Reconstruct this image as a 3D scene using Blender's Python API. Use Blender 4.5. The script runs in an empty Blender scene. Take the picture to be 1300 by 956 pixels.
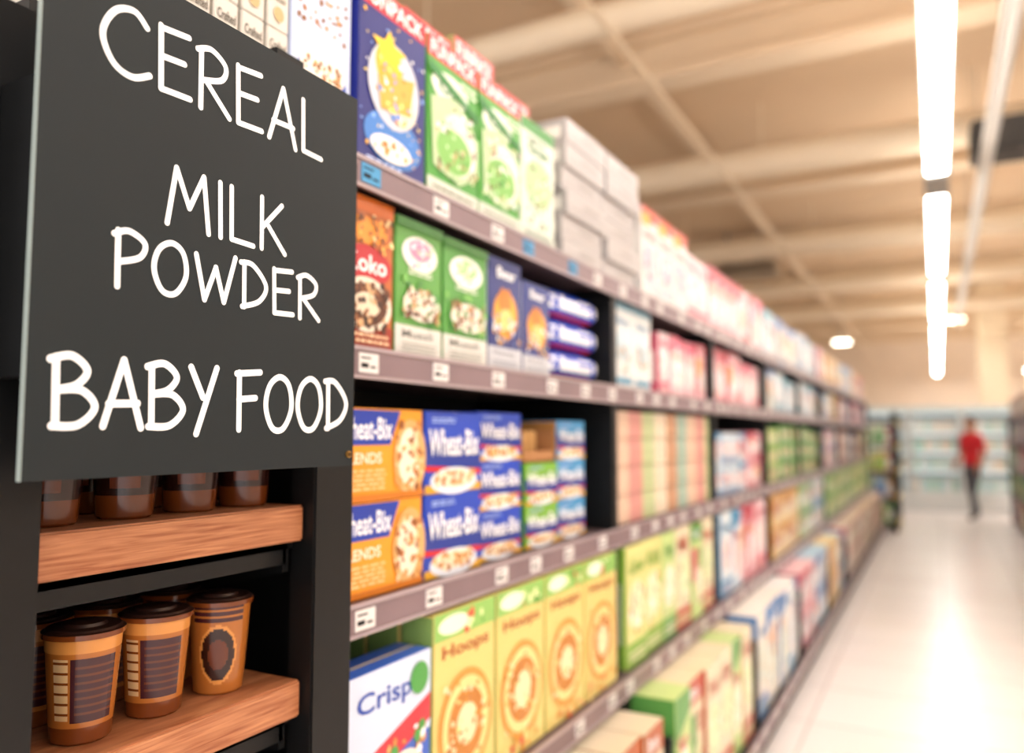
import bpy, bmesh, math, random
from mathutils import Vector, Matrix
random.seed(11)
S = bpy.context.scene
H = 1.4
try:
    S.view_settings.view_transform = 'Standard'
    S.view_settings.exposure = 0.0
except Exception:
    pass

# ---------------------------------------------------------------- materials
def lin(c):
    return tuple((x/12.92 if x <= 0.04045 else ((x+0.055)/1.055)**2.4) for x in c)
def hx(h):
    return lin(tuple(int(h[i:i+2], 16)/255 for i in (0, 2, 4)))
_m = {}
def M(h, rough=0.45, metal=0.0, emit=0.0, noise=0.0, nscale=8.0, name=None, bump=0.0, spec=0.5):
    key = (h, rough, metal, emit, noise, nscale, bump, spec)
    if key in _m: return _m[key]
    m = bpy.data.materials.new(name or ('mat_'+h)); m.use_nodes = True
    nt = m.node_tree; b = nt.nodes['Principled BSDF']
    c = hx(h)
    b.inputs['Base Color'].default_value = (*c, 1)
    b.inputs['Roughness'].default_value = rough
    b.inputs['Metallic'].default_value = metal
    b.inputs['Specular IOR Level'].default_value = spec
    if emit:
        b.inputs['Emission Color'].default_value = (*c, 1)
        b.inputs['Emission Strength'].default_value = emit
    if noise:
        tc = nt.nodes.new('ShaderNodeTexCoord'); n = nt.nodes.new('ShaderNodeTexNoise')
        n.inputs['Scale'].default_value = nscale; n.inputs['Detail'].default_value = 4
        r = nt.nodes.new('ShaderNodeValToRGB')
        r.color_ramp.elements[0].position = 0.3; r.color_ramp.elements[1].position = 0.7
        r.color_ramp.elements[0].color = (*[x*(1-noise) for x in c], 1)
        r.color_ramp.elements[1].color = (*[min(1, x*(1+noise)) for x in c], 1)
        nt.links.new(tc.outputs['Object'], n.inputs['Vector'])
        nt.links.new(n.outputs['Fac'], r.inputs['Fac'])
        nt.links.new(r.outputs['Color'], b.inputs['Base Color'])
        if bump:
            bp = nt.nodes.new('ShaderNodeBump'); bp.inputs['Strength'].default_value = bump
            nt.links.new(n.outputs['Fac'], bp.inputs['Height']); nt.links.new(bp.outputs['Normal'], b.inputs['Normal'])
    _m[key] = m
    return m

def wood_mat():
    m = bpy.data.materials.new('oak_wood'); m.use_nodes = True
    nt = m.node_tree; b = nt.nodes['Principled BSDF']
    tc = nt.nodes.new('ShaderNodeTexCoord'); mp = nt.nodes.new('ShaderNodeMapping')
    mp.inputs['Scale'].default_value = (30, 5, 120)
    n = nt.nodes.new('ShaderNodeTexNoise'); n.inputs['Scale'].default_value = 2; n.inputs['Detail'].default_value = 8
    n.inputs['Distortion'].default_value = 0.6
    r = nt.nodes.new('ShaderNodeValToRGB')
    r.color_ramp.elements[0].position = 0.3; r.color_ramp.elements[0].color = (*hx('8a4a28'), 1)
    r.color_ramp.elements[1].position = 0.7; r.color_ramp.elements[1].color = (*hx('c08258'), 1)
    nt.links.new(tc.outputs['Object'], mp.inputs['Vector']); nt.links.new(mp.outputs['Vector'], n.inputs['Vector'])
    nt.links.new(n.outputs['Fac'], r.inputs['Fac']); nt.links.new(r.outputs['Color'], b.inputs['Base Color'])
    b.inputs['Roughness'].default_value = 0.45
    return m
WOOD = wood_mat()

def floor_mat():
    m = bpy.data.materials.new('polished_floor_tile'); m.use_nodes = True
    nt = m.node_tree; b = nt.nodes['Principled BSDF']
    tc = nt.nodes.new('ShaderNodeTexCoord')
    br = nt.nodes.new('ShaderNodeTexBrick'); br.offset = 0
    br.inputs['Color1'].default_value = (*hx('f3eeec'), 1); br.inputs['Color2'].default_value = (*hx('ede7e5'), 1)
    br.inputs['Mortar'].default_value = (*hx('cec6c3'), 1)
    br.inputs['Scale'].default_value = 1; br.inputs['Mortar Size'].default_value = 0.007
    br.inputs['Brick Width'].default_value = 0.6; br.inputs['Row Height'].default_value = 0.6
    nt.links.new(tc.outputs['Object'], br.inputs['Vector']); nt.links.new(br.outputs['Color'], b.inputs['Base Color'])
    b.inputs['Roughness'].default_value = 0.28
    return m

BLACK = M('0a0b0c', 0.45, noise=0.2, nscale=30, spec=.3)
BLK2 = M('050506', 0.6, spec=.3)

# ---------------------------------------------------------------- mesh builder
class MB:
    def __init__(s, tr=None):
        s.v = []; s.f = []; s.mi = []; s.mats = []; s.tr = tr; s.sm = []
    def mid(s, m):
        if m not in s.mats: s.mats.append(m)
        return s.mats.index(m)
    def add(s, vs, fs, m, smooth=False):
        o = len(s.v)
        s.v += [s.tr(*p) if s.tr else tuple(p) for p in vs]
        k = s.mid(m)
        for f in fs:
            s.f.append([o+i for i in f]); s.mi.append(k); s.sm.append(smooth)
    def box(s, x0, x1, y0, y1, z0, z1, m, bev=0.0):
        if bev <= 0:
            vs = [(x0,y0,z0),(x1,y0,z0),(x1,y1,z0),(x0,y1,z0),(x0,y0,z1),(x1,y0,z1),(x1,y1,z1),(x0,y1,z1)]
            s.add(vs, [(0,3,2,1),(4,5,6,7),(0,1,5,4),(1,2,6,5),(2,3,7,6),(3,0,4,7)], m); return
        bm = bmesh.new(); bmesh.ops.create_cube(bm, size=1)
        for v in bm.verts:
            v.co = Vector(((x0+x1)/2+v.co.x*(x1-x0), (y0+y1)/2+v.co.y*(y1-y0), (z0+z1)/2+v.co.z*(z1-z0)))
        bmesh.ops.bevel(bm, geom=bm.edges[:], offset=bev, segments=2, affect='EDGES')
        bm.verts.index_update()
        s.add([tuple(v.co) for v in bm.verts], [[v.index for v in f.verts] for f in bm.faces], m); bm.free()
    def cyl(s, a, b, r, m, seg=16, r2=None, smooth=True):
        a = Vector(a); b = Vector(b); d = (b-a).normalized(); r2 = r if r2 is None else r2
        u = d.orthogonal().normalized(); w = d.cross(u)
        vs = []
        for p, rr in ((a, r), (b, r2)):
            for i in range(seg):
                t = 2*math.pi*i/seg; vs.append(tuple(p+u*math.cos(t)*rr+w*math.sin(t)*rr))
        s.add(vs, [(i, (i+1) % seg, seg+(i+1) % seg, seg+i) for i in range(seg)], m, smooth)
        s.add(vs, [tuple(range(seg))[::-1], tuple(range(seg, 2*seg))], m)
    def lathe(s, cx, cy, z0, prof, fn, seg=32, rot=0):
        for k in range(len(prof)-1):
            (ra, za), (rb, zb) = prof[k], prof[k+1]
            for i in range(seg):
                t0 = 2*math.pi*i/seg+rot; t1 = 2*math.pi*(i+1)/seg+rot
                vs = [(cx+ra*math.cos(t0), cy+ra*math.sin(t0), z0+za), (cx+ra*math.cos(t1), cy+ra*math.sin(t1), z0+za),
                      (cx+rb*math.cos(t1), cy+rb*math.sin(t1), z0+zb), (cx+rb*math.cos(t0), cy+rb*math.sin(t0), z0+zb)]
                s.add(vs, [(0,1,2,3)], fn((t0+t1)/2, (za+zb)/2), False)
    def obj(s, name, parent=None):
        me = bpy.data.meshes.new(name); me.from_pydata(s.v, [], s.f); me.update()
        for m in s.mats: me.materials.append(m)
        me.polygons.foreach_set('material_index', s.mi)
        me.polygons.foreach_set('use_smooth', s.sm)
        o = bpy.data.objects.new(name, me); S.collection.objects.link(o)
        if parent: o.parent = parent
        return o

_tx = {}
def textgeo(t):
    if t in _tx: return _tx[t]
    cu = bpy.data.curves.new('t', 'FONT'); cu.body = t; cu.size = 1; cu.offset = 0.015; cu.resolution_u = 3
    o = bpy.data.objects.new('t', cu); S.collection.objects.link(o)
    dg = bpy.context.evaluated_depsgraph_get(); me = o.evaluated_get(dg).to_mesh()
    vs = [tuple(v.co[:2]) for v in me.vertices]; fs = [tuple(p.vertices) for p in me.polygons]
    o.evaluated_get(dg).to_mesh_clear(); bpy.data.objects.remove(o); bpy.data.curves.remove(cu)
    x0 = min(v[0] for v in vs); x1 = max(v[0] for v in vs); y0 = min(v[1] for v in vs); y1 = max(v[1] for v in vs)
    _tx[t] = ([((a-x0)/(x1-x0), (b-y0)/(y1-y0)) for a, b in vs], fs)
    return _tx[t]

def carton(mb, y0, w, z0, h, xf, dep, base, decals=(), side=None, yaw=0):
    """printed carton, front facing +X"""
    z0 = z0+0.0005
    c = math.cos(yaw); sn = math.sin(yaw); cy = y0+w/2; old = mb.tr
    def tr(x, y, z):
        dx = x-xf; dy = y-cy
        p = (xf+dx*c-dy*sn, cy+dx*sn+dy*c, z)
        return old(*p) if old else p
    mb.tr = tr
    bm_ = M(base, 0.35); g = 0.002
    mb.box(xf-dep, xf, y0+g, y0+w-g, z0, z0+h, bm_, 0.0015)
    if side:
        mb.box(xf-dep+.003, xf-.003, y0+g-.0006, y0+g, z0+.003, z0+h-.003, M(side, .35))
        mb.box(xf-dep+.02, xf-.02, y0+g-.001, y0+g-.0005, z0+h*.2, z0+h*.7, M('e8e4dc', .4))
    # closing flap on top
    mb.box(xf-dep*.55, xf-dep*.45, y0+g+.004, y0+w-g-.004, z0+h, z0+h+.0006, M('d8cfc0', .5))
    L = 0
    def P(u, v): return (xf+0.0004*L+0.0003, y0+g+u*(w-2*g), z0+v*h)
    for d in decals:
        L += 1; k = d[0]
        if k == 'r':
            _, u0, v0, u1, v1, col = d
            mb.add([P(u0,v0), P(u1,v0), P(u1,v1), P(u0,v1)], [(0,1,2,3)], M(col, .35))
        elif k == 'p':
            mb.add([P(*q) for q in d[1]], [tuple(range(len(d[1])))], M(d[2], .35))
        elif k == 'e':
            _, cu, cv, ru, rv, col = d
            mb.add([P(cu+ru*math.cos(2*math.pi*i/24), cv+rv*math.sin(2*math.pi*i/24)) for i in range(24)], [tuple(range(24))], M(col, .35))
        elif k == 's':
            _, cu, cv, ru, rv, col = d
            pts = [P(cu, cv)]
            for i in range(10):
                q = 1 if i % 2 == 0 else .5
                t = math.pi/2+i*math.pi/5
                pts.append(P(cu+ru*q*math.cos(t), cv+rv*q*math.sin(t)))
            mb.add(pts, [(0, i, i % 10+1) for i in range(1, 11)], M(col, .35))
        elif k == 'f':
            _, u0, v0, u1, v1, n, sz, cols = d
            for _i in range(n):
                cu = random.uniform(u0, u1); cv = random.uniform(v0, v1); r = sz*random.uniform(.6, 1.3); a0 = random.random()*3
                e = random.uniform(.5, 1); xx = random.random()*.0003
                pts = []
                for i in range(8):
                    t = 2*math.pi*i/8; a = r*math.cos(t); b = r*e*math.sin(t)
                    q = P(cu, cv); pts.append((q[0]+xx, q[1]+(a*math.cos(a0)-b*math.sin(a0))*w, q[2]+(a*math.sin(a0)+b*math.cos(a0))*w))
                mb.add(pts, [tuple(range(8))], M(random.choice(cols), .35))
        elif k == 'l':   # small print lines
            _, u0, v0, u1, v1, n, col = d
            for i in range(n):
                vv = v0+(v1-v0)*i/n; uu = u0
                while uu < u1-.02:
                    ww = random.uniform(.04, .12)
                    mb.add([P(uu, vv), P(min(u1, uu+ww), vv), P(min(u1, uu+ww), vv+(v1-v0)/n*.5), P(uu, vv+(v1-v0)/n*.5)], [(0,1,2,3)], M(col, .35))
                    uu += ww+.02
        elif k == 't':
            _, t, u0, v0, u1, v1, col = d
            vs, fs = textgeo(t)
            mb.add([P(u0+a*(u1-u0), v0+b*(v1-v0)) for a, b in vs], fs, M(col, .35))
    mb.tr = old

# ---------------------------------------------------------------- carton artwork
def art_navy_star():
    return [('r',0,.87,1,1,'c8202c'), ('t','FUNPACK',.06,.89,.94,.98,'ffffff'),
            ('e',.5,.2,.42,.15,'3a7ac6'), ('f',.03,.1,.97,.84,60,.018,['8fb8ff','ffffff','ffe27a','f2b632']),
            ('e',.5,.5,.38,.24,'c8ccd8'), ('e',.42,.6,.2,.13,'e8b83a'), ('s',.42,.68,.26,.12,'f2c81e'), ('e',.62,.42,.2,.12,'f4e8c8'), ('p',[(.25,.52),(.8,.6),(.72,.38),(.3,.34)],'d8a848'),
            ('f',.25,.3,.75,.65,44,.028,['e8a83a','f7dd7a','ffffff','f08a28','5a8ad8']), ('e',.45,.14,.3,.07,'f2f0ea'), ('f',.2,.1,.7,.18,22,.025,['d99030','c07820','ffffff']), ('l',.1,.02,.6,.06,2,'c8d8ff')]
def art_green_red():
    return [('r',0,.87,1,1,'c8202c'), ('t','FUNPACK',.06,.89,.94,.98,'ffffff'), ('r',0,0,1,.12,'ccd2c4'), ('l',.1,.03,.9,.1,2,'7a7a6a'),
            ('e',.42,.72,.36,.1,'e8eee0'), ('p',[(.05,.62),(.55,.7),(1,.5),(1,.25),(.6,.14),(.1,.2)],'b8cfa0'), ('e',.6,.4,.36,.2,'dfe4d4'), ('e',.5,.34,.34,.14,'7cb85a'),
            ('f',.1,.16,.95,.62,70,.03,['6a3a1a','2f8a2a','d6e9b8','b79a68','ffffff']),
            ('t','Oat',.2,.68,.64,.76,'2a7a28'), ('p',[(0,.78),(1,.62),(1,.66),(0,.84)],'1d7a2e'), ('l',.6,.76,.95,.84,2,'e8f4d8')]
def art_white_green():
    return [('r',0,.9,1,1,'3a8a34'), ('e',.5,.5,.4,.2,'b0d098'), ('f',.1,.15,.9,.65,50,.03,['58903f','d0b888','ffffff','7a5a3a']), ('t','Grain',.2,.74,.8,.82,'2f7a35'), ('l',.1,.04,.9,.12,3,'8a9890'), ('l',.15,.84,.7,.88,1,'5a7a5a')]
def art_white_bowl():
    return [('r',0,.9,1,1,'3a62b8'), ('f',.1,.6,.9,.88,40,.035,['8a5a2a','a9713a','c99050']), ('e',.5,.35,.42,.13,'2c50a8'), ('e',.5,.4,.38,.09,'f6f0e4'),
            ('f',.2,.36,.8,.44,34,.03,['b5763a','d9a05a','8a5a2a']), ('t','Flakes',.15,.12,.85,.22,'2b4aa0'), ('l',.1,.03,.9,.1,2,'7a8ab8')]
def art_choc():
    return [('r',0,0,1,.16,'98301c'), ('r',0,.9,1,1,'c8641e'), ('e',.5,.78,.38,.09,'e8902e'), ('e',.5,.55,.46,.13,'b4222a'), ('t','Koko',.14,.5,.86,.62,'ffffff'),
            ('e',.5,.29,.46,.18,'efe2cc'), ('e',.5,.29,.38,.14,'5a3018'), ('e',.5,.29,.24,.08,'e8d4b8'), ('f',.12,.14,.88,.44,70,.045,['4a2a18','6b3c20','2f1a10','8a5530','d8a878']), ('f',.05,.64,.95,.9,40,.035,['7a4420','f2b050','5a2c14','ffe0a0']), ('l',.1,.04,.9,.12,2,'f0c8a0')]
def art_green_pink(a='e9a0b8'):
    return [('r',0,0,1,.22,'d4d2ca'), ('t','Muesli',.14,.13,.8,.19,'7a7a74'), ('l',.14,.03,.86,.11,3,'a0a098'),
            ('e',.5,.76,.38,.13,'efece6'), ('e',.5,.79,.24,.08,a), ('f',.25,.66,.75,.86,30,.028,[a,'ffffff','f7d0dc','c0d8a8']), ('l',.25,.6,.75,.65,2,'eef4e0'),
            ('f',.05,.24,.95,.56,30,.05,['3a7a30','78b858','4a8a3a']),('e',.54,.38,.4,.12,'e6dfcf'), ('f',.14,.28,.9,.5,80,.035,['5a3220','7a4a2c','a06a3c','3a8a3a','e8e0c8','c89a6a']), ('r',0,.93,1,1,'3f7d34')]
def art_navy_bear():
    return [('r',0,0,1,.2,'c4c6cc'), ('t','Honey',.14,.12,.8,.17,'6a7078'), ('l',.14,.03,.86,.1,2,'9aa0a8'), ('e',.5,.5,.36,.22,'e8a02a'), ('e',.46,.62,.2,.1,'c8781c'), ('e',.4,.7,.07,.04,'c8781c'), ('e',.56,.7,.07,.04,'c8781c'), ('e',.5,.45,.2,.1,'f0cc7c'),
            ('f',.1,.22,.9,.5,46,.035,['f6d27a','e8a83a','ffffff','c87a20','6a8ad0']), ('t','Bear',.22,.82,.78,.92,'ffffff')]
def art_wheat_blue():
    return [('p',[(0,.62),(1,.55),(1,.25),(0,.32)],'1a358e'), ('p',[(0,.34),(1,.27),(1,.2),(0,.27)],'c81e28'), ('r',0,0,1,.1,'d8a22a'),
            ('e',.5,.14,.42,.17,'dfe5ee'), ('e',.5,.17,.36,.11,'efe2c4'), ('f',.15,.08,.86,.26,40,.032,['c98a44','e2b070','a8682c','f2e0c0']),
            ('t','Wheat-Bix',.05,.45,.95,.78,'ffffff'), ('l',.1,.86,.5,.94,2,'a8c0f0')]
def art_wheat_yellow():
    return [('p',[(0,.98),(.72,.98),(.6,.6),(0,.6)],'1c3aa0'), ('t','Wheat-Bix',.03,.66,.62,.9,'ffffff'), ('t','BLENDS',.08,.4,.5,.52,'fff4d8'), ('l',.08,.12,.55,.36,5,'f8cf90'),
            ('e',.84,.45,.2,.44,'d8a868'), ('e',.82,.45,.13,.34,'f4e6cc'), ('f',.66,.08,.98,.85,46,.03,['b5703a','d99a55','8a4f24','f0d0a0']), ('r',0,0,1,.07,'c9741c')]
def art_ring():
    return [('r',0,.86,1,1,'8fc060'), ('e',.3,.93,.24,.05,'eef2d8'), ('f',.5,.87,.95,.98,8,.04,['e8f0b0','5a9a3a','d8553c']), ('t','Hoops',.12,.74,.88,.83,'b0582a'), ('e',.5,.38,.44,.29,'d8943a'), ('e',.5,.38,.38,.25,'f0d48c'),
            ('e',.5,.38,.3,.19,'c07a28'), ('e',.5,.38,.17,.11,'f4e0b0'), ('f',.15,.14,.85,.62,50,.026,['d89a3a','f4dc90','b8742a','fff0c0']), ('f',.05,.02,.95,.12,16,.04,['d89a3a','f4dc90','e05a3a'])]
def art_bluewhite():
    return [('r',0,.55,1,1,'cdd8ec'), ('p',[(0,.5),(1,.75),(1,.6),(0,.35)],'c8303c'), ('t','Crisp',.1,.76,.75,.9,'2346a6'), ('e',.65,.3,.3,.2,'f2e8d4'), ('f',.3,.12,.98,.6,50,.04,['c98a44','4a9a44','e2b070','b03a5a','ffffff']), ('l',.05,.05,.5,.3,5,'b8c8f0'), ('e',.84,.86,.12,.09,'4a9a44')]
PAL = {
 'pink':  [('eecfd3','d0506c','fbeae6','e39850'),('f0dcde','c8354c','f4c4b0','5fa6c8'),('e6b2ba','b82a44','f4ecec','e0a038'),('d9e4ea','3a8ab8','f4d4d0','c8354c')],
 'white': [('e6e6e4','4a90bc','d8e2e6','c85a5a'),('e8e4da','3a78b8','cfdccc','e09040'),('dde4e8','58a4b8','f4f4f4','b83a4a')],
 'green': [('a9c97a','3a8a2c','e8ead4','d09030'),('8fbf72','2f8a48','e6ddb8','c83a4a'),('c9d690','5f9e2a','f4e8c0','b84a7a')],
 'beige': [('ccb298','a0604a','e6d6c4','7a9850'),('d4b8a4','b06a6a','ecdccc','5a8a7a'),('e0d0c0','b84a5a','f0e8e0','5a98b0')],
 'mix':   [('d9ccb2','b05a2a','f4e2c8','3a7ab0'),('a8c8dc','2a5aa0','f4f4f4','d06038'),('e6d09c','c8851c','f4ecd4','a82a2a'),('c4d8b0','3a8a48','f4f4f4','c0506a'),('e6bcc2','b83854','f4ecec','4a9098'),('e6e4e0','3a8ab8','e8c8c0','5f9e2a')],
 'lime':  [('d8d68a','7aa838','f0e8c0','c8662c'),('c0d68a','5a9a4a','f4ecd0','d05a6a'),('e0d4b4','b8503c','dfe8b8','5a9a4a')],
}
WORDS = ['Oats','Baby','Milk','Grow','Bran','Fruit','Nutri','Kids']
def art_gen(p):
    b, c1, c2, c3 = p
    k = random.random(); wd = random.choice(WORDS)
    if k < .35:
        return [('r',0,.0,1,.2,c1), ('e',.5,.5,.4,.2,c2), ('f',.1,.2,.9,.65,26,.05,[c3,c1,c2,'ffffff']), ('t',wd,.15,.76,.85,.9,c1), ('l',.1,.05,.9,.15,2,c2)]
    if k < .7:
        return [('p',[(0,.7),(1,.85),(1,1),(0,1)],c1), ('e',.55,.4,.38,.24,c2), ('f',.15,.15,.95,.7,26,.05,[c3,c1,c2,'ffffff']), ('t',wd,.12,.62,.7,.74,c3), ('l',.1,.04,.6,.12,2,c1)]
    return [('r',0,.82,1,1,c1), ('r',0,.4,.5,.75,c3), ('e',.6,.34,.3,.2,c2), ('f',.2,.1,.9,.55,26,.05,[c3,c1,c2,'8a5a3a']), ('t',wd,.15,.86,.7,.95,'ffffff'), ('l',.55,.6,.95,.75,3,c1)]
def run(mb, ya, yb, z0, hmax, pal, xf=-.92, wr=(.15,.21), dep=.22, hv=.04, stack=1, nn=(2,4)):
    y = ya
    while y < yb-.1:
        p = random.choice(PAL[pal]); w = random.uniform(*wr); n = random.randint(*nn); h = (hmax-random.uniform(0, hv))/stack
        for i in range(n):
            if y+w > yb: break
            xo = xf-random.uniform(0, .015)
            for k in range(stack):
                carton(mb, y, w, z0+k*(h+.001), h, xo, dep, p[0], art_gen(p), side=p[1])
            y += w+.003
        else:
            continue
        break

# ---------------------------------------------------------------- room shell
def plane_obj(name, x0,x1,y0,y1,z0,z1,m):
    b = MB(); b.box(x0,x1,y0,y1,z0,z1,m); return b.obj(name)
plane_obj('floor', -9, 9, -3, 34, -.1, 0, floor_mat())
CEIL = M('d8bd9c', .8, noise=.06, nscale=.6, name='painted_ceiling')
plane_obj('ceiling', -9, 9, -3, 34, H+3.7, H+3.8, CEIL)
WALLM = M('f0e0cc', .8, noise=.05, nscale=1, name='painted_wall')
plane_obj('wall_back', -9, 9, 34, 34.15, 0, H+3.7, WALLM)
plane_obj('wall_left', -9.15, -9, -3, 34, 0, H+3.7, WALLM)
plane_obj('wall_right', 9, 9.15, -3, 34, 0, H+3.7, WALLM)

b = MB(); BEAM = M('e4cfb2', .7, noise=.04, nscale=1)
for i, y in enumerate([3.0, 6.9, 10.8, 14.7, 18.6, 22.5, 26.4, 30.3]):
    b.box(-9, 9, y-.16, y+.16, H+3.25, H+3.32, BEAM)
    b.box(-9, 9, y-.03, y+.03, H+3.32, H+3.63, BEAM)
    b.box(-9, 9, y-.16, y+.16, H+3.63, H+3.7, BEAM)
for x in (-7.5,-5,-2.5,2.5,5,7.5):
    b.box(x-.05, x+.05, -3, 34, H+3.5, H+3.6, BEAM)
b.obj('ceiling_beams')
b = MB(); DUCT = M('e8d6ba', .5, noise=.03, nscale=2)
for yy in (5.2, 8.8, 12.9, 16.7, 20.5):
    r = .12 if yy == 5.2 else .17
    b.cyl((-8.9, yy, H+3.02), (8.9, yy, H+3.02), r, DUCT, 24)
    for x in range(-8, 9, 2): b.cyl((x+.4, yy, H+3.1), (x+.4, yy, H+3.7), .012, DUCT, 6)
b.obj('air_duct')
b = MB(); PIPE = M('dcc8aa', .4)
for x in (-1.9, -5.4):
    b.cyl((x, -3, H+2.8), (x, 33.9, H+2.8), .022, PIPE, 10)
    for y in range(-2, 33, 4): b.cyl((x, y, H+2.8), (x, y, H+3.7), .008, PIPE, 6)
b.obj('sprinkler_pipes')

TUBE = M('fff8f2', .3, emit=24, name='lamp_diffuser'); UPFILL = M('fff4e8', .3, emit=12, name='added_ceiling_fill'); WH = M('f2efe8', .35); GREY = M('9a9690', .4, metal=.3)
def lightrow(x, z, segs):
    for (ya, yb) in segs:
        b = MB()
        b.box(x-.085, x+.085, ya, yb, z+.03, z+.09, WH)
        b.box(x-.075, x+.075, ya+.02, yb-.02, z, z+.03, TUBE)
        b.add([(x-.07,ya+.03,z+.0905),(x+.07,ya+.03,z+.0905),(x+.07,yb-.03,z+.0905),(x-.07,yb-.03,z+.0905)], [(0,1,2,3)], UPFILL)  # glowing top strip, added to brighten the ceiling
        b.box(x-.1, x+.1, ya-.14, ya, z-.01, z+.12, GREY, .01)
        b.box(x-.1, x+.1, yb, yb+.14, z-.01, z+.12, GREY, .01)
        for y in (ya+.4, yb-.4): b.cyl((x, y, z+.09), (x, y, H+3.7), .006, GREY, 6)
        b.obj('linear_pendant_or_fill_light')
SEG = [(-2,2.6),(3.0,7.6),(8.3,12.4),(13.1,17.6),(18.3,22.8),(23.5,28),(28.7,33)]
lightrow(.075, H+2.25, SEG)
lightrow(2.9, H+2.25, SEG); lightrow(5.8, H+2.25, SEG)  # fill rows added out of view to light the shelf fronts
b = MB()
b.box(.43, .51, 2, 20, H+2.42, H+2.45, WH); b.box(.42, .44, 2, 20, H+2.42, H+2.5, WH); b.box(.50, .52, 2, 20, H+2.42, H+2.5, WH)
for y in range(3, 20, 3): b.cyl((.47, y, H+2.45), (.47, y, H+3.7), .006, GREY, 6)
b.obj('cable_tray')
b = MB(); DG = M('3a3836', .6)
b.box(.36, 2.2, 8.0, 8.5, H+2.53, H+2.82, DG, .02)
for i in range(8): b.box(.42, 2.15, 7.985, 8.0, H+2.55+i*.033, H+2.565+i*.033, M('55524f', .5))
b.box(.9,.94,8.2,8.24,H+2.82,H+3.7,GREY); b.box(1.9,1.94,8.2,8.24,H+2.82,H+3.7,GREY)
b.obj('air_conditioning_unit')
b = MB()
b.box(-3.6, -2.4, 14.2, 14.8, H+2.85, H+3.1, M('a08f78', .6), .02)
for i in range(6): b.box(-3.55, -2.45, 14.185, 14.2, H+2.88+i*.035, H+2.895+i*.035, M('6f6454', .5))
b.box(-3.3,-3.26,14.4,14.44,H+3.1,H+3.7,GREY); b.box(-2.7,-2.66,14.4,14.44,H+3.1,H+3.7,GREY)
b.obj('air_conditioning_unit')
SPOT = M('fff4e0', .3, emit=14)
for (x, y, z) in ((-2.1, 22, H+2.4), (.45, 21.5, H+2.75), (-3.6, 27, H+2.5), (1.5, 25, H+2.4)):
    b = MB()
    b.cyl((x,y,z), (x,y,z+.03), .2, SPOT, 20); b.cyl((x,y,z+.03), (x,y,z+.22), .22, WH, 20, .08); b.cyl((x,y,z+.22),(x,y,H+3.7),.01,GREY,6)
    b.obj('bay_lamp')

# ---------------------------------------------------------------- main shelving
RAIL = M('7f6a6e', .4, noise=.08, nscale=6); SHELF = M('5c4a4c', .5); RAILHI = M('a8989a', .35); TAG = M('e2dedb', .4); TAGB = M('3a8fc0', .4)
TOPS = {1: .50, 2: .155, 3: -.295, 4: -.745, 5: -1.26}
FR = {1: -.895, 2: -.895, 3: -.895, 4: -.86, 5: -.70}
def gondola(name, y0, y1, ups, tagseed=3):
    b = MB(); rnd = random.Random(tagseed)
    b.box(-1.42, -1.40, y0, y1, 0, H+.5, BLK2)
    b.box(-1.40, -.73, y0, y1, 0, H-1.30, BLK2)
    for k, z in TOPS.items():
        z += H; f = FR[k]
        b.box(-1.40, f-.01, y0, y1, z-.03, z, SHELF if k != 5 else BLK2)
        b.box(f-.01, f, y0, y1, z-.052, z+.003, RAIL)
        b.box(f-.001, f+.003, y0, y1, z-.003, z+.004, RAILHI)
        b.box(f-.001, f+.003, y0, y1, z-.054, z-.048, RAILHI)
        y = y0+.08
        while y < y1-.1:
            tw = .055
            b.box(f, f+.002, y, y+tw, z-.043, z-.008, TAGB if (k == 1 and rnd.random() < .3) else TAG)
            b.box(f+.002, f+.0025, y+.006, y+tw-.022, z-.018, z-.015, BLK2)
            b.box(f+.002, f+.0025, y+.006, y+.026, z-.034, z-.026, BLK2)
            b.box(f+.002, f+.0025, y+.032, y+tw-.008, z-.034, z-.03, BLK2)
            y += rnd.uniform(.15, .3)
    for u in ups:
        b.box(-1.40, -.90, u-.022, u+.022, 0, H+.45, BLACK)
        b.box(-.90, -.865, u-.022, u+.022, 0, H-.76, BLACK)
        b.box(-.865, -.73, u-.012, u+.012, 0, H-.9, BLACK)
        for k, z in TOPS.items():
            b.box(-1.38, -.91, u-.03, u+.03, H+z-.07, H+z-.03, BLACK)
    return b.obj(name)
UPS = [1.03, 2.36, 3.63, 4.9, 6.2, 7.5, 8.8, 10.1, 11.4, 12.7]
gondola('supermarket_shelving', 1.01, 12.72, UPS)

def one(name, fn):
    b = MB(); fn(b); return b.obj(name)
XF = -.92; XF4 = -.885; XF5 = -.73
T1 = H+.50+.003; T2 = H+.155+.003; T3 = H-.295+.003; T4 = H-.745+.003; T5 = H-1.26+.003
one('cereal_box', lambda b: carton(b, .945, .155, T1, .34, XF-.01, .07, 'c9d4ec', art_white_bowl(), side='c9d2e8'))
one('cereal_box', lambda b: carton(b, 1.105, .222, T1, .36, XF, .07, '141f70', art_navy_star(), side='1d2a86'))
one('cereal_box', lambda b: carton(b, 1.33, .21, T1, .35, XF, .07, '4a9a3a', art_green_red(), side='3f8a3a'))
one('cereal_box', lambda b: carton(b, 1.543, .21, T1, .35, XF, .07, '50a040', art_green_red(), side='3f8a3a'))
one('cereal_box', lambda b: carton(b, 1.757, .2, T1, .33, XF, .07, 'd8dfd0', art_white_green(), side='c8d8c0'))
b = MB()
for (y, h) in ((1.38,.46),(1.59,.49),(1.80,.45)):
    carton(b, y, .2, T1, h, XF-.10, .07, '7caf5a', art_green_red(), side='b08a5a')
    carton(b, y, .2, T1, h-.02, XF-.18, .07, 'b9d08a', art_green_red(), side='a0703a')
b.obj('cereal_boxes')
b = MB()
b.box(-1.42, -.895, .50, 1.008, H+.455, H+.50, BLACK)
b.obj('rack_top_shelf')
b = MB(); y = .52
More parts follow.
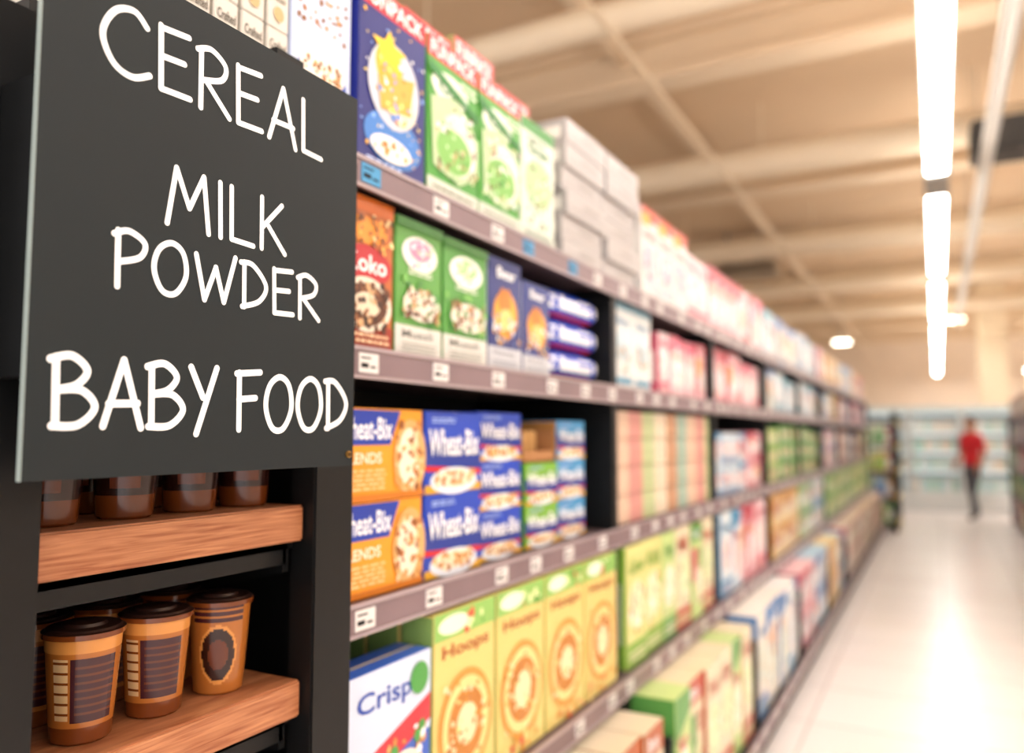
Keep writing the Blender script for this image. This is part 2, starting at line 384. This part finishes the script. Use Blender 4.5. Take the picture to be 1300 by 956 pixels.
while y < .90:
    for k in range(2):
        carton(b, y, .05, T1+k*.161, .16, -.93, .05, 'd6d0c6', [('r',.15,.7,.85,.74,'988f7e'),('t','Crafted',.12,.78,.88,.88,'5a5448'),('l',.15,.3,.85,.62,4,'8f8778'),('e',.5,.16,.25,.08,'c0a878')], side='bdb6aa')
    y += .053
b.obj('milk_powder_cartons')
b = MB(); z = T1
for k in range(6):
    for y in (2.04, 2.36):
        o = random.uniform(-.008, .008)
        carton(b, y+o, .31, z, .07, XF-.01+o, .4, 'b3aeac', [('r',.05,.3,.95,.36,'98928f'), ('r',.4,.5,.8,.75,'a39d9a')], side='a8a2a0')
    z += .0715
b.obj('stacked_cartons')
b = MB()
for y in (2.70, 2.9, 3.1):
    carton(b, y, .19, T1, .34, XF, .2, 'e2deda', [('r',0,.86,1,1,'d04028'),('r',0,.8,.5,.93,'e0a82a'),('e',.5,.4,.35,.2,'d9c0c6'),('f',.1,.1,.9,.6,34,.05,['c85a6a','8aa8c8','ffffff','6a7ab8']),('l',.1,.66,.9,.76,2,'b83a4a')], side='dcd7d2')
b.obj('cereal_boxes')
b = MB(); run(b, 3.32, 5.0, T1, .33, 'pink'); run(b, 5.0, 7.5, T1, .30, 'white'); run(b, 7.5, 12.6, T1, .32, 'mix'); b.obj('grocery_boxes')

one('cereal_box', lambda b: carton(b, 1.056, .166, T2, .285, XF, .06, 'b4602a', art_choc(), side='8a3a1c'))
one('cereal_box', lambda b: carton(b, 1.226, .166, T2, .275, XF, .06, '5a9a42', art_green_pink('e28aa8'), side='4a8638'))
one('cereal_box', lambda b: carton(b, 1.396, .188, T2, .27, XF, .06, '529640', art_green_pink('a8cc90'), side='4a8638'))
one('cereal_box', lambda b: carton(b, 1.588, .17, T2, .27, XF, .06, '1f2e74', art_navy_bear(), side='d9d9dc'))
one('cereal_box', lambda b: carton(b, 1.764, .16, T2, .24, XF, .06, '23347e', art_navy_bear(), side='d9d9dc'))
b = MB()
for y in (1.06, 1.25, 1.45, 1.64):
    for j in range(3): carton(b, y, .17, T2, .26, XF-.075-.066*j, .06, '5f9e46', (), side='4a8638')
b.obj('cereal_boxes')
def bag(b, cx, cy, z0, lx, ly, lz):
    nu, nv = 40, 20; vs = []
    def sp(c, e): return math.copysign(abs(c)**e, c)
    for j in range(nv+1):
        ph = -math.pi/2+math.pi*j/nv
        for i in range(nu):
            t = 2*math.pi*i/nu
            vs.append((cx+lx/2*sp(math.cos(ph),.5)*sp(math.cos(t),.35), cy+ly/2*sp(math.cos(ph),.5)*sp(math.sin(t),.35), z0+lz/2+lz/2*sp(math.sin(ph),.7)))
    BL = M('1f46b8', .25); WT = M('eef0f4', .25); RD = M('cc2836', .25)
    for j in range(nv):
        for i in range(nu):
            q = (j*nu+i, j*nu+(i+1) % nu, (j+1)*nu+(i+1) % nu, (j+1)*nu+i)
            m = RD if j in (4, 5) else BL
            if 8 <= j <= 11 and i % 3 != 1 and (i+j) % 5 != 0: m = WT
            b.add([vs[k] for k in q], [(0,1,2,3)], m, True)
for k in range(3):
    b = MB(); bag(b, XF-.12, 2.12, T2+k*.087, .24, .38, .088)
    b.obj('cereal_bag')
b = MB()
for y in (2.41, 2.60):
    carton(b, y, .185, T2, .29, XF, .2, 'dcdfdd', [('r',0,.9,1,1,'6a97a8'),('e',.5,.5,.35,.2,'b8d0da'),('t','Baby',.15,.7,.85,.82,'3a7aa0'),('f',.2,.15,.8,.5,30,.04,['b87a4a','e0b880','7aa8b8']),('r',.1,.05,.9,.12,'4a90b0')], side='d4d8d6')
b.obj('milk_powder_boxes')
b = MB(); run(b, 2.9, 3.6, T2, .26, 'pink', wr=(.12,.15)); run(b, 3.67, 4.87, T2, .27, 'pink'); run(b, 4.94, 7.4, T2, .26, 'white'); run(b, 7.6, 12.6, T2, .27, 'mix'); b.obj('grocery_boxes')

b = MB()
for k in range(2):
    carton(b, 1.056, .27, T3+k*.172, .17, XF, .14, 'ec9a26', art_wheat_yellow(), side='c9741c')
    carton(b, 1.332, .225, T3+k*.172, .17, XF, .14, '2145b4', art_wheat_blue(), side='1f3a94')
for k in range(3):
    carton(b, 1.575, .22, T3+k*.116, .115, XF-.02, .14, '2145b4', art_wheat_blue(), side='1f3a94')
for k in range(2):
    carton(b, 1.815, .2, T3+k*.11, .108, XF-.02, .14, '7ab040', art_wheat_blue(), side='3f7d34')
for k in range(3):
    carton(b, 2.03, .2, T3+k*.112, .11, XF-.03, .14, '4a96c8', art_wheat_blue(), side='c08a4a')
b.obj('wheat_biscuit_boxes')
b = MB()
TR = M('a87446', .7)
zt = T3+.2205
b.box(-1.08, XF-.03, 1.82, 2.01, zt, zt+.003, TR); b.box(XF-.033, XF-.03, 1.82, 2.01, zt, zt+.03, TR)
b.box(-1.08, XF-.03, 1.82, 1.823, zt, zt+.09, TR); b.box(-1.08, XF-.03, 2.007, 2.01, zt, zt+.09, TR)
b.box(-1.08, -1.077, 1.82, 2.01, zt, zt+.1, TR)
for y in (1.83, 1.89, 1.95): b.box(-1.07, -1.0, y, y+.052, zt+.003, zt+.085, M('e0b070', .5), .004)
b.obj('cardboard_tray')
LC = ['d2b49c', 'c88c82', 'b4bc8c', 'd8c8b0', 'b88c6c', '9ab0a0']
b = MB()
y = 2.42
i = 0
while y < 3.58:
    c1 = LC[(i//2) % 6]; c2 = LC[(i//2+3) % 6]
    lm = M(c1, .4); l2 = M(c2, .4)
    for r in range(3):
        for k in range(4):
            z = T3+k*.094
            pr = [(0,0),(.031,0),(.033,.006),(.033,.016),(.0335,.017),(.0335,.03),(.0335,.05),(.0335,.065),(.033,.066),(.031,.074),(.0305,.078),(.032,.079),(.032,.092),(0,.093)]
            if r == 0:
                b.lathe(-.95, y+.034, z, pr, lambda t, zz: l2 if (.03 < zz < .065 and abs(t-0.3) < .6) else lm, 12)
            else:
                b.lathe(-.95-.07*r, y+.034, z, pr, lambda t, zz: lm, 8 if k > 2 else 6)
    y += .0705; i += 1
b.obj('baby_food_jars')
b = MB(); run(b, 3.67, 4.87, T3, .34, 'pink', stack=2); run(b, 4.94, 7.45, T3, .36, 'green', stack=3); run(b, 7.6, 12.6, T3, .36, 'mix', stack=2); b.obj('grocery_boxes')

one('cereal_box', lambda b: carton(b, 1.06, .25, T4, .33, XF4, .08, '3a62c0', art_bluewhite(), side='2346a6'))
b = MB(); y = 1.318
for i in range(4):
    for j in range(3):
        carton(b, y, .245, T4, .385, XF4-.085*j, .08, 'dcc878', art_ring() if j == 0 else (), side='8fb060')
    y += .252
b.obj('cereal_boxes')
b = MB(); run(b, 2.41, 3.6, T4, .385, 'lime', xf=XF4, nn=(1,3), hv=.01); run(b, 3.67, 4.87, T4, .385, 'pink', xf=XF4, hv=.01); run(b, 4.94, 7.45, T4, .385, 'mix', stack=2, xf=XF4, hv=.01); run(b, 7.6, 12.6, T4, .385, 'green', stack=2, xf=XF4, hv=.01); b.obj('grocery_boxes')
b = MB(); run(b, 1.07, 2.33, T5, .44, 'mix', xf=XF5, hv=.005, dep=.3); run(b, 2.41, 3.6, T5, .45, 'lime', xf=XF5, hv=.005, nn=(1,3), dep=.3); run(b, 3.67, 4.87, T5, .45, 'white', xf=XF5, hv=.005, dep=.3); run(b, 4.94, 7.4, T5, .45, 'mix', stack=2, xf=XF5, hv=.005, dep=.3); run(b, 7.55, 12.6, T5, .45, 'beige', stack=2, xf=XF5, hv=.005, dep=.3); b.obj('grocery_boxes')

# endcap unit at far end
b = MB(); YEL = M('e6c83a', .4)
b.box(-1.3, -1.27, 12.75, 14.1, 0, 1.75, BLK2)
for z in (.12, .5, .88, 1.26, 1.62):
    b.box(-1.27, -.55, 12.75, 14.1, z-.03, z, SHELF); b.box(-.55, -.54, 12.75, 14.1, z-.05, z+.005, YEL)
for y in (12.78, 14.07):
    for x in (-1.25, -.57): b.box(x-.02, x+.03, y-.03, y+.03, 0, 1.75, BLACK)
for z, pl in ((.12,'green'),(.5,'mix'),(.88,'lime'),(1.26,'mix')):
    run(b, 12.82, 14.0, z, .3, pl, xf=-.58, dep=.3)
    for x in (-1.2, -1.02, -.84):
        p = random.choice(PAL[pl]); b.box(x, x+.16, 12.80, 12.81, z, z+.28, M(p[0], .4)); b.box(x+.02, x+.14, 12.795, 12.80, z+.05, z+.18, M(p[1], .4))
b.obj('endcap_display')

trR = lambda x, y, z: (.1-x, y, z)
b = MB(trR)
gy0, gy1 = 6.0, 15.0
b.box(-1.42, -1.40, gy0, gy1, 0, 1.95, BLK2)
for z in (.12, .5, .9, 1.3, 1.68):
    b.box(-1.40, -.905, gy0, gy1, z-.03, z, SHELF); b.box(-.905, -.895, gy0, gy1, z-.05, z+.003, RAIL)
    run(b, gy0+.05, gy1-.05, z, .3 if z > 1.6 else .32, random.choice(['mix','beige','green']), dep=.25)
for y in (6.02, 7.5, 9, 10.5, 12, 13.5, 14.98): b.box(-1.4, -.9, y-.02, y+.02, 0, 1.7, BLACK)
b.obj('aisle_shelving')

b = MB(); b.box(.95, 1.55, 22, 22.6, 0, H+3.7, M('e8d8bc', .7), .02); b.box(.9, 1.6, 21.95, 22.65, 0, .15, M('8a8178', .6), .01); b.obj('building_column')

b = MB(); CW = M('f2f6f5', .3); LIT = M('eafcff', .3, emit=3)
for k in range(3):
    x0 = -1.3+k*.85; x1 = x0+.84
    b.box(x0, x1, 16.6, 17.3, 0, .35, M('d4d8d7', .4)); b.box(x0, x1, 17.25, 17.3, .35, 1.85, CW)
    b.box(x0, x0+.03, 16.6, 17.25, .35, 1.85, CW); b.box(x1-.03, x1, 16.6, 17.25, .35, 1.85, CW); b.box(x0, x1, 16.6, 17.3, 1.85, 1.95, M('cfdad6', .4))
    for z in (.37, .75, 1.1, 1.45, 1.84):
        b.box(x0+.03, x1-.03, 16.72, 17.25, z-.02, z, CW); b.box(x0+.05, x1-.05, 16.73, 16.75, z-.03, z-.02, LIT)
        x = x0+.05
        while x < x1-.12 and z < 1.6:
            c = random.choice(['e8f4f2','c8e4dc','f6f6f0','d4e8f0','b0d8cc','f0e4d4'])
            b.box(x, x+.08, 16.76, 16.9, z, z+.22, M(c, .4), .01); b.cyl((x+.04, 16.83, z+.22), (x+.04, 16.83, z+.26), .02, M('f4f4f0', .4), 8)
            x += .09
    b.box(x0+.04, x0+.06, 16.58, 16.6, .4, 1.8, M('9faaa8', .3)); b.box(x1-.06, x1-.04, 16.58, 16.6, .4, 1.8, M('9faaa8', .3))
b.obj('refrigerated_display_cabinet')

# ---------------------------------------------------------------- near rack with wood shelves
b = MB()
b.box(-.90, -.83, .36, .502, 0, H+.452, BLACK, .003)
b.box(-.88, -.83, .915, 1.004, 0, H+.452, BLACK, .003)
b.box(-1.42, -.88, .985, 1.004, 0, H+.45, BLK2)
b.box(-1.42, -.90, .36, .38, 0, H+.45, BLK2)
b.box(-1.20, -1.18, .38, .985, 0, H+.45, BLK2)
b.box(-.875, -.84, .825, .885, H+.44, H+.575, BLACK, .002)
for zt in (-.105, -.363, -.64, -.95):
    z = H+zt
    b.box(-1.17, -.85, .503, .913, z-.053, z, WOOD, .003)
    b.box(-1.17, -.872, .503, .913, z-.066, z-.0535, BLACK)
    b.box(-.885, -.872, .503, .90, z-.088, z-.053, BLACK)
    for y in (.505, .893):
        b.add([(-.872,y,z-.06),(-.872,y,z-.10),(-1.17,y,z-.17),(-1.17,y,z-.06),(-.872,y+.012,z-.06),(-.872,y+.012,z-.10),(-1.17,y+.012,z-.17),(-1.17,y+.012,z-.06)],
              [(0,1,2,3),(7,6,5,4),(0,4,5,1),(1,5,6,2),(2,6,7,3),(3,7,4,0)], BLACK)
b.box(-1.42, -.84, .36, 1.004, 0, .1, BLK2)
b.obj('wooden_display_rack')

AMB = M('a8642a', .15); AMB2 = M('6e3614', .15); MAR = M('3a161c', .25); DKB = M('2a120c', .2); CAP = M('2a1610', .3); CRM = M('d0ac7c', .3); ORG = M('cf8a44', .25); LBR = M('5e2c18', .2)
def tub(name, x, y, z, kind, rot):
    b = MB(); prof = [(0,0),(.031,0),(.034,.003)]
    n = 40
    for i in range(1, n+1):
        zz = .003+.119*i/n; prof.append((.034+.009*i/n, zz))
    prof += [(.0465,.123),(.0465,.129),(.043,.1305),(.041,.133),(.026,.1335),(.024,.137),(.010,.138),(0,.138)]
    def fn(t, zz):
        t = (t+math.pi) % (2*math.pi)-math.pi
        if zz > .129: return CAP
        if zz > .122: return AMB2 if kind != 'dark' else DKB
        if kind == 'dark':
            return AMB2 if zz < .03 else (LBR if .04 < zz < .07 and abs(t-rot) < .5 else DKB)
        if kind == 'grid':
            if .028 < zz < .10 and -.35 < t-rot < .95:
                return LBR if (int(zz/.003) % 3 == 0 and .035 < zz < .095 and t-rot > -.25) else MAR
            if zz > .108: return ORG
            if .03 < zz < .1 and -.9 < t-rot < -.42: return CRM if int(zz/.003) % 4 else AMB2
            return AMB if zz > .02 else AMB2
        if kind == 'ball':
            d = ((t-rot)/.6)**2+((zz-.056)/.036)**2
            if d < .35: return LBR
            if d < 1: return DKB
            if d < 1.3: return ORG
            return MAR if zz > .098 and abs(t-rot) < .9 and int(zz/.003) % 3 else AMB
    b.lathe(x, y, z+.0005, prof, fn, 96)
    return b.obj(name)
for (y, k, r) in ((.617,'grid',-.55),(.718,'grid',-.75),(.824,'ball',-.75)):
    tub('dessert_tub', -.925, y, H-.363, k, r)
    tub('dessert_tub', -1.03, y, H-.363, k, r)
for i, y in enumerate((.562, .665, .765, .862)):
    tub('dessert_tub', -.925, y, H-.105, 'dark', -.6); tub('dessert_tub', -1.03, y, H-.105, 'dark', -.6)
for y in (.562, .665, .765, .862):
    tub('dessert_tub', -.925, y, H-.64, 'ball', -.6)

# ---------------------------------------------------------------- the sign
SX = -.75; sy0, sy1, sz0, sz1 = .432, .903, H-.043, H+.504
SLATE = M('151d20', .55, noise=.05, nscale=5, spec=.3); EDGE = M('8d9893', .35)
b = MB()
b.box(SX-.007, SX, sy0, sy1, sz0, sz1, SLATE)
b.box(SX-.007, SX-.0003, sy0-.0008, sy0, sz0, sz1, EDGE)
b.box(-.829, SX-.007, .44, .46, sz0+.10, sz0+.40, BLACK)
b.box(-.829, SX-.007, .925-.04, .925-.03, sz0+.1, sz0+.12, BLACK)
b.cyl((SX-.0, .893, sz0+.016), (SX+.003, .893, sz0+.016), .005, M('b08a4a', .3, metal=.8), 16)
b.cyl((SX+.003, .893, sz0+.016), (SX+.0045, .893, sz0+.016), .003, M('5a4020', .4, metal=.8), 12)
WHT = M('f7f8f6', .5)
G = {
'C': (.85, [(1,[(.80,.84),(.55,1.0),(.2,.86),(.0,.45),(.2,.08),(.55,-.02),(.88,.12)])]),
'E': (.62, [(0,[(0,1),(.04,0)]),(0,[(0,.97),(.58,1.03)]),(0,[(.02,.52),(.5,.56)]),(0,[(.04,.0),(.64,.03)])]),
'R': (.66, [(0,[(.02,.97),(.04,-.02)]),(1,[(-.06,.93),(.25,1.03),(.58,.86),(.5,.6),(.06,.45)]),(0,[(.14,.46),(.7,0)])]),
'A': (.72, [(0,[(0,0),(.36,1.02)]),(0,[(.36,1.02),(.74,-.02)]),(0,[(.1,.34),(.66,.36)])]),
'L': (.56, [(0,[(0,1),(.03,.02)]),(0,[(.03,.02),(.58,.0)])]),
'M': (.92, [(0,[(0,0),(.16,1)]),(0,[(.16,1),(.46,.36)]),(0,[(.46,.36),(.76,1)]),(0,[(.76,1),(.9,0)])]),
'I': (.06, [(0,[(0,1),(.04,0)])]),
'K': (.62, [(0,[(0,1),(.02,0)]),(0,[(.55,.96),(.03,.42)]),(0,[(.16,.5),(.66,0)])]),
'P': (.6, [(0,[(.02,1),(.04,-.04)]),(1,[(-.06,.92),(.25,1.03),(.6,.86),(.5,.58),(.06,.42)])]),
'O': (.78, [(2,[(.4,1.0),(.1,.82),(.0,.42),(.2,.03),(.52,.02),(.76,.4),(.68,.84)])]),
'W': (1.05, [(0,[(0,.9),(.24,.0)]),(0,[(.24,0),(.52,.72)]),(0,[(.52,.72),(.76,.02)]),(0,[(.76,.02),(1.05,1.02)])]),
'D': (.72, [(0,[(.04,.98),(.06,.0)]),(1,[(-.06,.96),(.3,.95),(.7,.55),(.5,.18),(.0,.0)])]),
'B': (.72, [(0,[(.03,.98),(.06,.0)]),(1,[(-.06,.95),(.3,1.02),(.58,.82),(.4,.6),(.08,.52)]),(1,[(.08,.52),(.5,.52),(.74,.28),(.45,.02),(-.0,.0)])]),
'Y': (.6, [(0,[(0,1),(.3,.5)]),(0,[(.62,1.02),(.16,-.12)])]),
'F': (.6, [(0,[(.03,.98),(.05,-.04)]),(0,[(-.04,.96),(.6,1.02)]),(0,[(.03,.5),(.48,.54)])]),
' ': (.22, []),
}
def cr(pts, closed):
    n = len(pts); out = []
    rng = range(n) if closed else range(n-1)
    for i in rng:
        g = (lambda k: pts[k % n]) if closed else (lambda k: pts[max(0, min(n-1, k))])
        p0, p1, p2, p3 = g(i-1), g(i), g(i+1), g(i+2)
        for s_ in range(8):
            t = s_/8
            out.append(tuple(.5*((2*p1[a])+(-p0[a]+p2[a])*t+(2*p0[a]-5*p1[a]+4*p2[a]-p3[a])*t*t+(-p0[a]+3*p1[a]-3*p2[a]+p3[a])*t**3) for a in (0,1)))
    if not closed: out.append(pts[-1])
    return out
def word(t, ya, yb, za, zb, r, gap=.22, jit=.02):
    rnd = random.Random(5)
    tot = sum(G[c][0] for c in t)+gap*(len(t)-1)
    sc = (yb-ya)/tot; h = zb-za; u = 0; layer = 0
    for c in t:
        w, strokes = G[c]; dz = rnd.uniform(-jit, jit)*h
        for kind, pts in strokes:
            layer += 1
            X = SX+.0004+.00006*(layer % 6)
            pl = pts if kind == 0 else cr(pts, kind == 2)
            P = [Vector((ya+(u+a)*sc, H+za+dz+bb*h)) for a, bb in pl]
            n = len(P); closed = kind == 2
            Ls = []; Rs = []
            for i in range(n):
                a = P[(i-1) % n] if (closed or i > 0) else P[i]; bq = P[(i+1) % n] if (closed or i < n-1) else P[i]
                d = (bq-a).normalized(); nn = Vector((-d.y, d.x))*r
                Ls.append(P[i]+nn); Rs.append(P[i]-nn)
            vs = [(X, q.x, q.y) for q in Ls]+[(X, q.x, q.y) for q in Rs]
            fs = []
            for i in range(n if closed else n-1):
                j = (i+1) % n; fs.append((i, n+i, n+j, j))
            b.add(vs, fs, WHT)
            if not closed:
                for (pt, q0) in ((P[0], P[1]), (P[-1], P[-2])):
                    d = (pt-q0).normalized(); a0 = math.atan2(d.y, d.x)
                    b.add([(X, pt.x+r*math.cos(a0-math.pi/2+math.pi*k/8), pt.y+r*math.sin(a0-math.pi/2+math.pi*k/8)) for k in range(9)], [tuple(range(9))], WHT)
        u += w+gap
word('CEREAL', .494, .824, .386, .458, .0036)
word('MILK', .579, .757, .237, .303, .0034)
word('POWDER', .519, .824, .158, .215, .0034)
word('BABY FOOD', .458, .888, .009, .077, .0040, gap=.18)
b.obj('hanging_aisle_sign')

# ---------------------------------------------------------------- shopper
def skin_mesh(verts, edges, radii, sub=2):
    me = bpy.data.meshes.new('sk'); me.from_pydata(verts, edges, []); o = bpy.data.objects.new('sk', me); S.collection.objects.link(o)
    md = o.modifiers.new('s', 'SKIN'); md.use_smooth_shade = True
    if not me.skin_vertices: me.skin_vertices.new()
    for i, r in enumerate(radii):
        me.skin_vertices[0].data[i].radius = r if isinstance(r, tuple) else (r, r)
    me.skin_vertices[0].data[0].use_root = True
    sb = o.modifiers.new('u', 'SUBSURF'); sb.levels = sub; sb.render_levels = sub
    dg = bpy.context.evaluated_depsgraph_get(); ev = o.evaluated_get(dg); m2 = ev.to_mesh()
    vs = [tuple(v.co) for v in m2.vertices]; fs = [tuple(p.vertices) for p in m2.polygons]
    ev.to_mesh_clear(); bpy.data.objects.remove(o)
    return vs, fs
RED = M('d01f2c', .7, noise=.1, nscale=20); TRS = M('4a4c54', .8, noise=.1, nscale=20); SKN = M('b9805e', .5); HAIR = M('1a1412', .5); SHOE = M('2a2a2c', .5); SOLE = M('e6e2dc', .5)
def person(px, py, ang):
    ca, sa = math.cos(ang), math.sin(ang)
    b = MB(lambda x, y, z: (px+x*ca-y*sa, py+x*sa+y*ca, z))
    V = [(0,0,.95),(0,.0,1.1),(0,-.01,1.28),(0,.0,1.41),(0,0,1.48),(0,-.01,1.56),
         (.17,0,1.40),(.235,.03,1.14),(.225,-.08,.93),
         (-.17,0,1.40),(-.235,.02,1.14),(-.23,-.12,.96),
         (.095,0,.88),(.11,-.12,.5),(.11,-.10,.1),(.115,-.21,.05),
         (-.095,0,.88),(-.105,.04,.5),(-.105,.17,.13),(-.11,.08,.05)]
    E = [(0,1),(1,2),(2,3),(3,4),(4,5),(3,6),(6,7),(7,8),(3,9),(9,10),(10,11),(0,12),(12,13),(13,14),(14,15),(0,16),(16,17),(17,18),(18,19)]
    R = [(.15,.11),(.135,.1),(.155,.11),(.13,.09),.055,.05,.07,.046,.03,.07,.046,.03,.09,.062,.042,(.045,.035),.09,.062,.042,(.045,.035)]
    vs, fs = skin_mesh(V, E, R)
    for f in fs:
        c = [sum(vs[i][k] for i in f)/len(f) for k in range(3)]
        arm = abs(c[0]) > .19
        if c[2] > 1.47: m = SKN
        elif arm: m = RED if c[2] > 1.17 else SKN
        elif c[2] > .93: m = RED
        elif c[2] > .12: m = TRS
        else: m = SOLE if c[2] < .025 else SHOE
        b.add([vs[i] for i in f], [tuple(range(len(f)))], m, True)
    hz = 1.63; nu, nv = 24, 18; hv = []
    for j in range(nv+1):
        ph = -math.pi/2+math.pi*j/nv
        for i in range(nu):
            t = 2*math.pi*i/nu; x = .074*math.cos(ph)*math.cos(t); y = .092*math.cos(ph)*math.sin(t); z = .115*math.sin(ph)
            if z < -.02: x *= 1-.25*(-z-.02)/.095*1; y = y*(1-.1)-.008
            hv.append((x, y, hz+z))
    for j in range(nv):
        for i in range(nu):
            q = (j*nu+i, j*nu+(i+1) % nu, (j+1)*nu+(i+1) % nu, (j+1)*nu+i); p = [hv[k] for k in q]
            cy = sum(a[1] for a in p)/4; cz = sum(a[2] for a in p)/4-hz
            hair = cz > .06 or (cy > .0 and cz > -.06)
            if hair: p = [(a[0]*1.09, a[1]*1.07, hz+(a[2]-hz)*1.06) for a in p]
            b.add(p, [(0,1,2,3)], HAIR if hair else SKN, True)
    b.add([(-.012,-.085,hz-.03),(.012,-.085,hz-.03),(0,-.088,hz+.01),(0,-.112,hz-.028)], [(0,1,3),(1,2,3),(2,0,3)], SKN)
    for sx in (-1, 1):
        b.cyl((sx*.028,-.083,hz+.005),(sx*.028,-.089,hz+.005),.011,M('f0ece6',.3),12); b.cyl((sx*.028,-.088,hz+.005),(sx*.028,-.0905,hz+.005),.005,HAIR,10)
        b.box(sx*.028-.014, sx*.028+.014, -.09, -.084, hz+.022, hz+.027, HAIR)
        b.cyl((sx*.07,.0,hz-.005),(sx*.083,.008,hz-.003),.026,SKN,12,.02)
    b.box(-.02,.02,-.089,-.08,hz-.06,hz-.053,M('8a4038',.5))
    for sx, w, d in ((1,Vector((.225,-.08,.93)),Vector((0,-.35,-.94))),(-1,Vector((-.23,-.12,.96)),Vector((0,-.4,-.92)))):
        d.normalize(); fw = Vector((0,-.94,.35))
        hvv = [tuple(w), tuple(w+d*.045), tuple(w+d*.085)]; vs, fs = skin_mesh(hvv, [(0,1),(1,2)], [.025,(.022,.036),(.018,.036)], 1)
        b.add(vs, fs, SKN, True)
        for k, L in enumerate((.07,.08,.075,.06)):
            base = w+d*.08+fw*(.028-.0185*k); c = Vector((-sx*.25,0,0))
            p1 = base+d*L*.45; p2 = p1+(d+c).normalized()*L*.3; p3 = p2+(d+c*2.4).normalized()*L*.25
            vs, fs = skin_mesh([tuple(base),tuple(p1),tuple(p2),tuple(p3)], [(0,1),(1,2),(2,3)], [.009,.0085,.008,.007], 1); b.add(vs, fs, SKN, True)
        base = w+d*.03+fw*.025; p1 = base+(d*.6+fw).normalized()*.035; p2 = p1+(d+fw*.3).normalized()*.03
        vs, fs = skin_mesh([tuple(base),tuple(p1),tuple(p2)], [(0,1),(1,2)], [.012,.01,.008], 1); b.add(vs, fs, SKN, True)
    b.cyl((0,0,1.475),(0,0,1.49),.066,RED,20,.06)
    o = b.obj('person_in_red_shirt')
    zmin = min(v.co.z for v in o.data.vertices); o.location.z = -zmin
person(.50, 15.4, math.radians(-50))

# ---------------------------------------------------------------- world + camera
w = bpy.data.worlds.new('World'); S.world = w; w.use_nodes = True
w.node_tree.nodes['Background'].inputs['Color'].default_value = (1, .965, .955, 1)
w.node_tree.nodes['Background'].inputs['Strength'].default_value = 2.1

cam = bpy.data.cameras.new('camera'); co = bpy.data.objects.new('camera', cam); S.collection.objects.link(co)
p = math.atan(.075); th = math.atan(.54*math.cos(p))
fwd = Vector((-math.sin(th)*math.cos(p), math.cos(th)*math.cos(p), math.sin(p)))
co.location = (0, 0, H); co.rotation_euler = fwd.to_track_quat('-Z', 'Y').to_euler()
cam.sensor_width = 36; cam.lens = 36*1000/1300; cam.clip_start = .02
cam.dof.use_dof = True; cam.dof.focus_distance = .96; cam.dof.aperture_fstop = 1.7
S.camera = co
